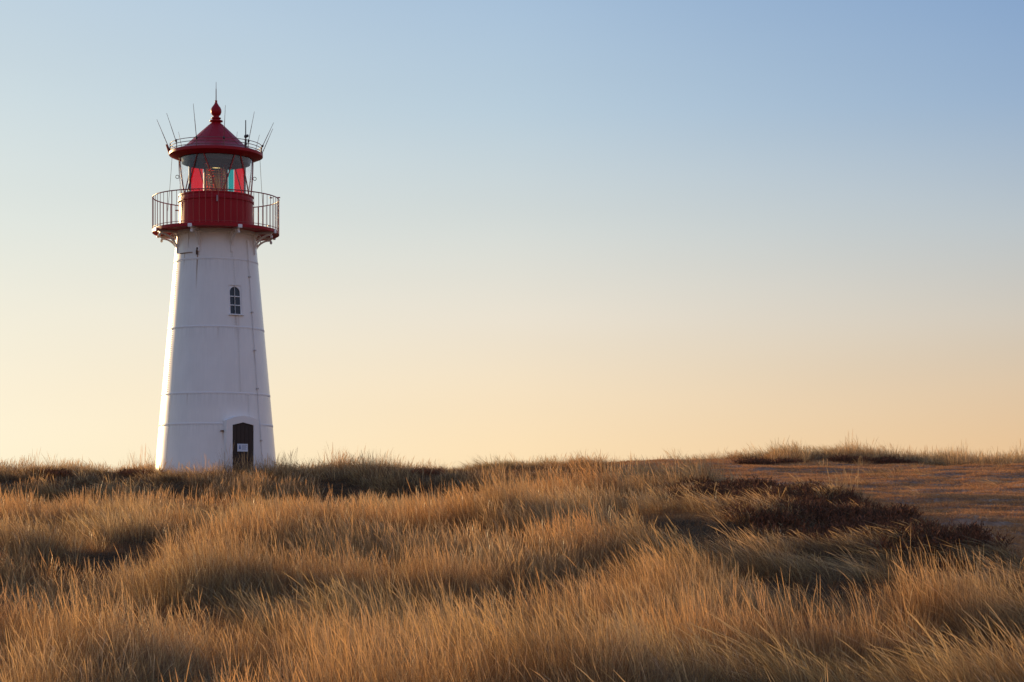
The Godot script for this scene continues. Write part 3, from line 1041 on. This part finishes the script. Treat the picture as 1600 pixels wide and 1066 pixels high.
	var panel := part("side_panel", bx2.mesh(), white, light)
	var lip := MB.new()
	lip.curved(wall_r(402) - 0.02, wall_r(402) + 0.035, hy(402.2), hy(401.3), deg_to_rad(-58), deg_to_rad(-34), deg_to_rad(-58), deg_to_rad(-34), 8)
	part("ledge", lip.mesh(), paint("stained ledge", lin(0.26, 0.19, 0.14), 0.7), panel)

	# --- gallery: deck, its edge, brackets and railing
	var R := 98.2 * PX
	var dk := MB.new()
	dk.lathe([Vector2(55.0 * PX, hy(361.2)), Vector2(R - 0.02, hy(361.2)), Vector2(R, hy(361.8)), Vector2(R, hy(366.2)), Vector2(R - 0.03, hy(366.6)), Vector2(R - 0.06, hy(365.2)), Vector2(58.0 * PX, hy(365.2)), Vector2(58.0 * PX, hy(361.2))], 96, false, 0.0, TAU, -1.0)
	var deck := part("gallery_deck", dk.mesh(), red, light)
	var cr := MB.new()
	cr.lathe([Vector2(wall_r(372) - 0.03, hy(371.5)), Vector2(wall_r(372) + 0.03, hy(371.0)), Vector2(wall_r(368) + 0.07, hy(367.5)), Vector2(wall_r(366) + 0.09, hy(365.2))], 72)
	part("collar", cr.mesh(), white, deck)
	for k in 8:
		var deg := -23.5 + 45.0 * k
		var bf := frame_at(deg, 0.0, 0.0)
		var bt := bf * Transform3D(Basis(Vector3.UP, -PI / 2), Vector3.ZERO)       # x outward, y up, z across
		var b := MB.new()
		var half := 0.030
		var rw0 := wall_r(399.0)
		# concave brace from the wall to the tip
		var brace := []
		var inn := []
		for q in 11:
			var t := float(q) / 10.0
			var a := PI / 2 * t
			brace.append(Vector2(lerpf(64.5, 92.5, 1.0 - cos(a)), lerpf(399.5, 371.5, sin(a))))
			inn.append(Vector2(lerpf(64.5, 92.5, 1.0 - cos(a)) - 2.6 * cos(a), lerpf(399.5, 371.5, sin(a)) - 2.8 * sin(a)))
		var poly := PackedVector2Array()
		for p in brace: poly.append(Vector2(p.x * PX, hy(p.y)))
		inn.reverse()
		for p in inn: poly.append(Vector2(p.x * PX, hy(p.y)))
		b.slab(bt, poly, -half, half)
		b.slab(bt, PackedVector2Array([Vector2(60.0 * PX, hy(368.6)), Vector2(94.5 * PX, hy(368.6)), Vector2(94.5 * PX, hy(365.3)), Vector2(60.0 * PX, hy(365.3))]), -half * 1.1, half * 1.1)
		b.slab(bt, PackedVector2Array([Vector2(wall_r(400) - 0.02, hy(400.5)), Vector2(wall_r(400) + 2.2 * PX, hy(400.5)), Vector2(wall_r(367) + 3.0 * PX, hy(367.5)), Vector2(wall_r(367) - 0.02, hy(367.5))]), -half * 0.9, half * 0.9)
		# eye in the spandrel
		var ring := []
		for q in 12:
			var a := TAU * q / 12.0
			ring.append(bt * Vector3((70.8 + 4.2 * cos(a)) * PX, hy(374.6 + 4.2 * sin(a)), 0))
		b.tube(ring, 0.017, 0.017, 6, true)
		# drop at the tip
		b.ball(bt * Vector3(92.6 * PX, hy(373.2), 0), 0.042, 1.3, Vector3.UP, 6, 8)
		var br := part("bracket", b.mesh(), white, light)
		# cap plate where the bracket meets the deck's edge
		var cap := MB.new()
		cap.box(bt * Transform3D(Basis(), Vector3(R + 0.004, hy(365.4), 0)), Vector3(0.05, 0.11, 0.13), 0.012)
		part("bracket_cap", cap.mesh(), white, br)
	var rail := MB.new()
	rail.tube(ring_points(R - 0.012, hy(311.0), 96), 0.017, 0.017, 6, true)
	var railing := part("railing", rail.mesh(), red_dull, light)
	var lower := MB.new()
	lower.tube(ring_points(R - 0.012, hy(358.6), 96), 0.010, 0.010, 5, true)
	part("bottom_rail", lower.mesh(), red_dull, railing)
	var balm := MB.new()
	balm.tube([Vector3(0, 0, 0), Vector3(0, hy(311.0) - hy(361.5), 0)], 0.0085, 0.0085, 6)
	var bmesh_ := balm.mesh()
	var post := MB.new()
	post.tube([Vector3(0, 0, 0), Vector3(0, hy(311.0) - hy(361.5), 0)], 0.015, 0.015, 6)
	var pmesh := post.mesh()
	for k in 64:
		var a := TAU * (k + 0.35) / 64.0
		var at := Transform3D(Basis(), Vector3(sin(a) * (R - 0.012), hy(361.5), cos(a) * (R - 0.012)))
		part("baluster", pmesh if k % 8 == 0 else bmesh_, red_dull, railing, at)

	# --- lantern: drum, glazing, what stands inside
	var dr := MB.new()
	dr.lathe([Vector2(59.0 * PX, hy(361.2)), Vector2(59.0 * PX, hy(358.5)), Vector2(57.6 * PX, hy(357.5)), Vector2(56.9 * PX, hy(318.5)), Vector2(58.6 * PX, hy(317.8)), Vector2(58.6 * PX, hy(315.6)), Vector2(57.4 * PX, hy(314.8)), Vector2(57.0 * PX, hy(309.6)), Vector2(58.2 * PX, hy(309.0)), Vector2(58.2 * PX, hy(307.0)), Vector2(50.0 * PX, hy(307.0))], 80)
	var drum := part("lantern_drum", dr.mesh(), red, light)
	for k in 8:
		var sm := MB.new()
		var a := deg_to_rad(-38.0 + 45.0 * k)
		sm.curved(57.0 * PX, 57.6 * PX, hy(356.8), hy(319.0), a - 0.02, a + 0.02, a - 0.02, a + 0.02, 2)
		part("lap_strip", sm.mesh(), red, drum)
	var tassel := MB.new()
	tassel.tube([frame_at(1.5, 58.8 * PX, hy(314.0)).origin, frame_at(1.5, 60.0 * PX, hy(316.5)).origin, frame_at(1.5, 58.6 * PX, hy(323.0)).origin], 0.012, 0.03, 6)
	part("pale_hook", tassel.mesh(), paint("pale cord", lin(0.45, 0.38, 0.36), 0.8), drum)
	var gb := hy(307.4)
	var gt := hy(247.0)
	var rg := 57.0 * PX
	for k in 6:
		var o := 60.0 * k
		for ln in [[-49.8, -29.3], [1.5, -20.0]]:
			var pts := []
			for q in 7:
				var t := q / 6.0
				var a := deg_to_rad(lerpf(ln[0], ln[1], t) + o)
				pts.append(Vector3(sin(a) * rg, lerpf(gb, gt, t), cos(a) * rg))
			var gbm := MB.new()
			gbm.tube(pts, 0.021, 0.021, 6)
			part("glazing_bar", gbm.mesh(), paint("bar", lin(0.16, 0.02, 0.02), 0.45) if k == 0 and ln[0] < 0.0 else red_dull, light)
	for k in 6:
		var o := 60.0 * k
		for pn in [[-49.8, 1.5, -29.3, -20.0], [1.5, 10.2, -20.0, 30.7]]:
			var gp := MB.new()
			var r := rg - 0.012
			var first := gp.v.size()
			for i in 2:
				for j in 13:
					var s := j / 12.0
					var a := deg_to_rad(lerpf(pn[0], pn[1], s) if i == 0 else lerpf(pn[2], pn[3], s)) + deg_to_rad(o)
					gp.vert(Vector3(sin(a) * r, gb if i == 0 else gt, cos(a) * r), Vector3(sin(a), 0, cos(a)))
			for j in 12:
				gp.quad_i(first + j, first + j + 1, first + 13 + j + 1, first + 13 + j)
			part("lantern_pane", gp.mesh(), glass, light)
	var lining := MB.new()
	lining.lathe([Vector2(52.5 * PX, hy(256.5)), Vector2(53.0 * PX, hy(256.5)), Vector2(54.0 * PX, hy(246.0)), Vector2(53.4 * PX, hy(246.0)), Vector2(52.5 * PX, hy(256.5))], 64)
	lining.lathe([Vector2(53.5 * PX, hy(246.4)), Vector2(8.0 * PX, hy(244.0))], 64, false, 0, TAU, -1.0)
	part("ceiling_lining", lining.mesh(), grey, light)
	# coloured screens: curved sheets of solid glass that tint the sky behind
	var red_glass := paint("red glass", Color(0.95, 0.01, 0.10, 0.0), 0.06)
	red_glass.refraction_enabled = true
	red_glass.refraction_scale = 0.02
	red_glass.transparency = BaseMaterial3D.TRANSPARENCY_ALPHA
	var green_glass := paint("green glass", Color(0.02, 0.66, 0.66, 0.0), 0.06)
	green_glass.refraction_enabled = true
	green_glass.refraction_scale = 0.02
	green_glass.transparency = BaseMaterial3D.TRANSPARENCY_ALPHA
	var rs := 47.0 * PX
	for q in [[148.0, 178.0, 0], [180.0 + 26.0, 180.0 + 62.0, 0], [180.0 - 74.0, 180.0 - 37.0, 0], [180.0 - 35.0, 180.0 - 24.0, 1]]:
		if q[0] == 148.0: continue
		var sg := MB.new()
		sg.curved(rs, rs + 0.02, hy(309.0), hy(252.0), deg_to_rad(q[0]), deg_to_rad(q[1]), deg_to_rad(q[0]), deg_to_rad(q[1]), 10)
		part("green_screen" if q[2] else "red_screen", sg.mesh(), green_glass if q[2] else red_glass, light)
	var inside := paint("lantern fittings", lin(0.10, 0.14, 0.16), 0.5)
	for q in [[180.0 + 22.0, 1.6], [180.0 - 19.0, 2.2], [180.0 + 62.0, 1.2], [180.0 - 76.0, 1.0], [180.0 + 12.0, 0.8]]:
		var p := MB.new()
		p.tube([frame_at(q[0], rs - 0.02, hy(302.0)).origin, frame_at(q[0], rs - 0.02, hy(248.0)).origin], q[1] * 1.6 * PX, q[1] * 1.6 * PX, 8)
		part("screen_post", p.mesh(), inside, light)
	var teal := MB.new()
	teal.curved(rs - 0.06, rs - 0.045, hy(302.0), hy(250.0), deg_to_rad(180 - 24.0), deg_to_rad(180 - 12.0), deg_to_rad(180 - 24.0), deg_to_rad(180 - 12.0), 6)
	part("teal_screen", teal.mesh(), paint("teal enamel", lin(0.03, 0.16, 0.20), 0.4), light)
	var sheet := MB.new()
	sheet.curved(rs - 0.08, rs - 0.065, hy(302.0), hy(256.0), deg_to_rad(180 + 13.0), deg_to_rad(180 + 25.0), deg_to_rad(180 + 13.0), deg_to_rad(180 + 25.0), 6)
	part("grey_screen", sheet.mesh(), inside, light)
	# lens: a barrel of stepped glass rings in brass
	var brass := paint("brass", lin(0.72, 0.45, 0.17), 0.3, 0.9)
	var lens_g := paint("lens glass", Color(1.0, 0.93, 0.66, 0.0), 0.03)
	lens_g.refraction_enabled = true
	lens_g.refraction_scale = 0.035
	lens_g.transparency = BaseMaterial3D.TRANSPARENCY_ALPHA
	var lb := MB.new()
	var prof := []
	for k in 9:
		var yy := lerpf(301.0, 263.0, k / 9.0)
		var rr := (10.5 + 4.0 * sin(PI * (k + 0.5) / 9.0)) * PX
		prof.append(Vector2(rr - 1.6 * PX, hy(yy)))
		prof.append(Vector2(rr, hy(yy - 1.9)))
		prof.append(Vector2(rr - 0.4 * PX, hy(yy - 3.9)))
	lb.lathe(prof, 40)
	var inner_prof := []
	for p in prof: inner_prof.append(Vector2(8.0 * PX, p.y))
	lb.lathe([Vector2(8.0 * PX, prof[0].y), Vector2(8.0 * PX, prof[-1].y)], 40, false, 0, TAU, -1.0)
	lb.lathe([Vector2(8.0 * PX, prof[-1].y), prof[-1]], 40, false, 0, TAU, -1.0)
	lb.lathe([prof[0], Vector2(8.0 * PX, prof[0].y)], 40, false, 0, TAU, -1.0)
	var lens_o := part("lens", lb.mesh(), lens_g, light)
	for k in 6:
		var a := TAU * (k + 0.3) / 6.0
		var rb := MB.new()
		rb.tube([Vector3(sin(a) * 15.2 * PX, hy(302.0), cos(a) * 15.2 * PX), Vector3(sin(a) * 15.6 * PX, hy(282.0), cos(a) * 15.6 * PX), Vector3(sin(a) * 12.0 * PX, hy(262.0), cos(a) * 12.0 * PX)], 0.008, 0.008, 5)
		part("lens_rib", rb.mesh(), brass, lens_o)
	var lamp := MB.new()
	lamp.lathe([Vector2(0.0, hy(297.0)), Vector2(2.8 * PX, hy(297.0)), Vector2(2.6 * PX, hy(290.0)), Vector2(2.0 * PX, hy(289.0)), Vector2(2.4 * PX, hy(284.0)), Vector2(2.2 * PX, hy(274.0)), Vector2(0.0, hy(271.0))], 16)
	part("burner", lamp.mesh(), brass, lens_o)
	var rear := MB.new()  # added translucent half-shell, catches light from behind so the lens glows golden
	rear.curved(16.4 * PX, 16.9 * PX, hy(301.5), hy(262.5), deg_to_rad(120.0), deg_to_rad(250.0), deg_to_rad(120.0), deg_to_rad(250.0), 14)
	var amber := paint("added amber panel", lin(0.95, 0.70, 0.30), 0.35)
	amber.vertex_color_use_as_albedo = true
	amber.backlight_enabled = true
	amber.backlight = Color(1.0, 1.0, 1.0)
	part("added_glow_panel", rear.mesh(), amber, lens_o)
	var ped := MB.new()
	ped.lathe([Vector2(16.0 * PX, hy(318.0)), Vector2(16.0 * PX, hy(301.5)), Vector2(0.0, hy(301.5))], 32)
	part("lens_pedestal", ped.mesh(), inside, light)

	# --- roof
	var rf := MB.new()
	var cone := [Vector2(72.6 * PX, hy(240.6)), Vector2(70.0 * PX, hy(239.0)), Vector2(58.0 * PX, hy(234.9)), Vector2(50.0 * PX, hy(231.4)), Vector2(44.0 * PX, hy(227.0)), Vector2(36.0 * PX, hy(219.2)), Vector2(28.0 * PX, hy(211.6)), Vector2(20.0 * PX, hy(204.2)), Vector2(12.0 * PX, hy(196.8)), Vector2(7.6 * PX, hy(193.0)), Vector2(6.6 * PX, hy(190.4))]
	rf.lathe(cone, 80, true)
	rf.lathe([Vector2(56.0 * PX, hy(249.0)), Vector2(59.0 * PX, hy(249.6)), Vector2(66.0 * PX, hy(247.4)), Vector2(72.3 * PX, hy(244.8)), Vector2(72.6 * PX, hy(244.5)), Vector2(72.6 * PX, hy(240.6))], 80)
	rf.lathe([Vector2(53.0 * PX, hy(245.0)), Vector2(56.0 * PX, hy(249.0))], 80)
	var roof := part("roof", rf.mesh(), red, light)
	for k in 12:
		var seam := MB.new()
		var pts := []
		var a := TAU * (k + 0.4) / 12.0
		for q in range(2, 10):
			pts.append(Vector3(sin(a) * cone[q].x, cone[q].y, cos(a) * cone[q].x))
		seam.tube(pts, 0.008, 0.008, 5)
		part("roof_seam", seam.mesh(), red, roof)
	var fi := MB.new()
	fi.lathe([Vector2(6.6 * PX, hy(191.2)), Vector2(10.4 * PX, hy(190.2)), Vector2(10.4 * PX, hy(188.6)), Vector2(6.4 * PX, hy(187.2)), Vector2(5.6 * PX, hy(185.8))], 24)
	fi.lathe([Vector2(5.6 * PX, hy(186.0)), Vector2(7.6 * PX, hy(185.4)), Vector2(7.6 * PX, hy(184.2)), Vector2(4.9 * PX, hy(183.2)), Vector2(4.7 * PX, hy(181.4))], 24)
	fi.lathe([Vector2(4.7 * PX, hy(181.4)), Vector2(7.0 * PX, hy(179.2)), Vector2(8.4 * PX, hy(175.4)), Vector2(8.3 * PX, hy(171.8)), Vector2(6.9 * PX, hy(168.2)), Vector2(4.2 * PX, hy(164.6)), Vector2(2.3 * PX, hy(161.6)), Vector2(1.7 * PX, hy(159.4))], 24, true)
	fi.ball(Vector3(0, hy(158.2), 0), 2.0 * PX, 0.9, Vector3.UP, 8, 12)
	part("finial", fi.mesh(), red, roof)
	var spm := MB.new()
	spm.tube([Vector3(0, hy(158.5), 0), Vector3(0, hy(139.0), 0)], 0.017, 0.014, 6)
	spm.tube([Vector3(0, hy(139.0), 0), Vector3(0, hy(128.0), 0)], 0.009, 0.006, 6)
	part("spire", spm.mesh(), rod_m, roof)

	# --- rings round the roof, posts and rods
	for yy in [227.2, 232.2, 237.2]:
		var rr := MB.new()
		rr.tube(ring_points(70.6 * PX, hy(yy), 80), 0.011, 0.011, 5, true)
		part("roof_ring", rr.mesh(), rod_m, light)
	# rods: bearing, foot row, length in units, lean outwards in degrees, thickness
	var rods := [[-88.0, 238.0, 52.0, 23.0, 0.013], [-58.0, 232.0, 47.0, 22.0, 0.011], [-133.0, 232.0, 36.0, 16.0, 0.009], [-24.5, 231.0, 54.0, 13.0, 0.012], [9.5, 231.0, 52.0, 15.0, 0.011], [43.6, 232.0, 49.0, 16.0, 0.011], [122.0, 234.0, 35.0, 16.0, 0.009], [86.0, 230.0, 44.0, 25.0, 0.012], [99.0, 240.0, 48.0, 23.0, 0.012], [155.0, 232.0, 42.0, 12.0, 0.009]]
	for r in rods:
		var b := MB.new()
		var a := deg_to_rad(r[0])
		var o := Vector3(sin(a), 0, cos(a))
		var foot := o * 70.8 * PX + Vector3.UP * hy(r[1])
		var dir := (Vector3.UP + o * tan(deg_to_rad(r[3]))).normalized()
		b.tube([foot, foot + dir * r[2] * PX * 0.55], r[4], r[4] * 0.9, 6)
		b.tube([foot + dir * r[2] * PX * 0.55, foot + dir * r[2] * PX], r[4] * 0.75, r[4] * 0.5, 6)
		var rod := part("antenna_rod", b.mesh(), rod_m, light)
		var cb := MB.new()
		cb.tube([o * 70.8 * PX + Vector3.UP * hy(242.0), o * 70.8 * PX + Vector3.UP * hy(226.0)], 0.015, 0.015, 6)
		part("post", cb.mesh(), rod_m, rod)
		var kn := MB.new()
		kn.ball(foot + dir * 0.06, 0.032, 1.5, dir, 5, 8)
		part("clamp", kn.mesh(), dark, rod)
	var sleeve := MB.new()
	var sa := deg_to_rad(-88.0)
	var so := Vector3(sin(sa), 0, cos(sa))
	sleeve.tube([so * 71.0 * PX + Vector3.UP * hy(244.0), so * 76.5 * PX + Vector3.UP * hy(228.5)], 0.034, 0.026, 8)
	part("rod_sleeve", sleeve.mesh(), red_dull, light)
	var aerial := MB.new()
	var aa := deg_to_rad(40.0)
	var ao := Vector3(sin(aa), 0, cos(aa)) * 70.0 * PX
	aerial.tube([ao + Vector3.UP * hy(240.0), ao + Vector3.UP * hy(226.0)], 0.030, 0.030, 8)
	aerial.tube([ao + Vector3.UP * hy(226.0), ao + Vector3.UP * hy(197.0)], 0.017, 0.014, 8)
	aerial.ball(ao + Vector3(0, hy(222.0), 0), 0.052, 1.1, Vector3.UP, 6, 8)
	aerial.ball(ao + Vector3(0.05, hy(221.0), 0.0), 0.045, 1.0, Vector3.UP, 6, 8)
	aerial.ball(ao + Vector3(0, hy(234.0), 0), 0.045, 1.2, Vector3.UP, 6, 8)
	part("stub_aerial", aerial.mesh(), dark, light)

	# --- cables down from the eaves, eye rings at the glazing, small boxes on the railing
	for q in [[88.0, 104.0, 1.0], [-84.0, -100.0, 1.0]]:
		var b := MB.new()
		var p0 := frame_at(q[0], 68.0 * PX, hy(248.0)).origin
		var p1 := frame_at(q[1], 76.0 * PX, hy(330.0)).origin
		var pts := []
		for k in 9:
			var t := k / 8.0
			pts.append(p0.lerp(p1, t) + Vector3.DOWN * 0.10 * sin(PI * t))
		b.tube(pts, 0.006, 0.006, 5)
		part("stay_cable", b.mesh(), dark, light)
	for s in [-87.0, 87.0]:
		var b := MB.new()
		var ef := frame_at(s, 58.6 * PX, hy(278.5))
		var ring := []
		for k in 12:
			var a := TAU * k / 12.0
			ring.append(ef * Vector3(0.0, sin(a) * 2.6 * PX, (1.2 + cos(a) * 2.6) * PX))
		b.tube(ring, 0.010, 0.010, 5, true)
		part("eye_ring", b.mesh(), dark, light)
	for q in [[97.0, 305.5, 86.0], [101.0, 349.0, 84.0], [-104.0, 328.0, 62.0], [88.0, 307.0, 97.0]]:
		var b := MB.new()
		b.box(frame_at(q[0], q[2] * PX, hy(q[1])), Vector3(3.2 * PX, 1.6 * PX, 5.0 * PX), 0.006)
		part("floodlight", b.mesh(), red_dull, light)


func scaled_poly(pts: Array, off: Vector2) -> PackedVector2Array:
	var out := PackedVector2Array()
	for p in pts: out.append(p * PX + off)
	return out


func _ready():
	# ---- camera: level, with the lens shifted up
	var cam := Camera3D.new()
	cam.name = "camera"
	cam.position = Vector3(0, EYE, 0)
	cam.set_frustum(2.0 * 0.1 * 533.0 / 3000.0, Vector2(0, 0.1 * 250.0 / 3000.0), 0.1, 9000.0)
	add_child(cam)
	cam.current = true
	# ---- sky, exposure
	var we := WorldEnvironment.new()
	var env := Environment.new()
	env.background_mode = Environment.BG_SKY
	env.sky = make_sky()
	env.background_energy_multiplier = 1.0
	env.tonemap_mode = Environment.TONE_MAPPER_LINEAR
	env.tonemap_exposure = 1.0
	env.sdfgi_enabled = true
	env.ssao_enabled = true
	env.ssil_enabled = true
	we.environment = env
	add_child(we)
	# ---- low sun, behind and to the left of the lighthouse
	var sun := DirectionalLight3D.new()
	sun.name = "sun"
	var az := deg_to_rad(-43.0)
	var el := deg_to_rad(7.4)
	var to_sun := Vector3(sin(az) * cos(el), sin(el), -cos(az) * cos(el))
	sun.basis = Basis.looking_at(-to_sun)
	sun.light_energy = 1.6
	sun.light_color = Color(1.0, 0.84, 0.61)
	sun.light_angular_distance = 0.5
	sun.shadow_enabled = true
	sun.sky_mode = DirectionalLight3D.SKY_MODE_LIGHT_ONLY
	add_child(sun)

	noise_a.seed = 11; noise_a.frequency = 0.11; noise_a.fractal_octaves = 3
	noise_b.seed = 27; noise_b.frequency = 0.30; noise_b.fractal_octaves = 3
	noise_c.seed = 40; noise_c.frequency = 0.9; noise_c.fractal_octaves = 3
	noise_d.seed = 77; noise_d.frequency = 0.16; noise_d.fractal_octaves = 2
	noise_e.seed = 91; noise_e.frequency = 0.62; noise_e.noise_type = FastNoiseLite.TYPE_CELLULAR; noise_e.cellular_return_type = FastNoiseLite.RETURN_DISTANCE; noise_e.fractal_type = FastNoiseLite.FRACTAL_NONE
	rng.seed = 20240
	make_ground()
	make_lighthouse()
	make_grass()
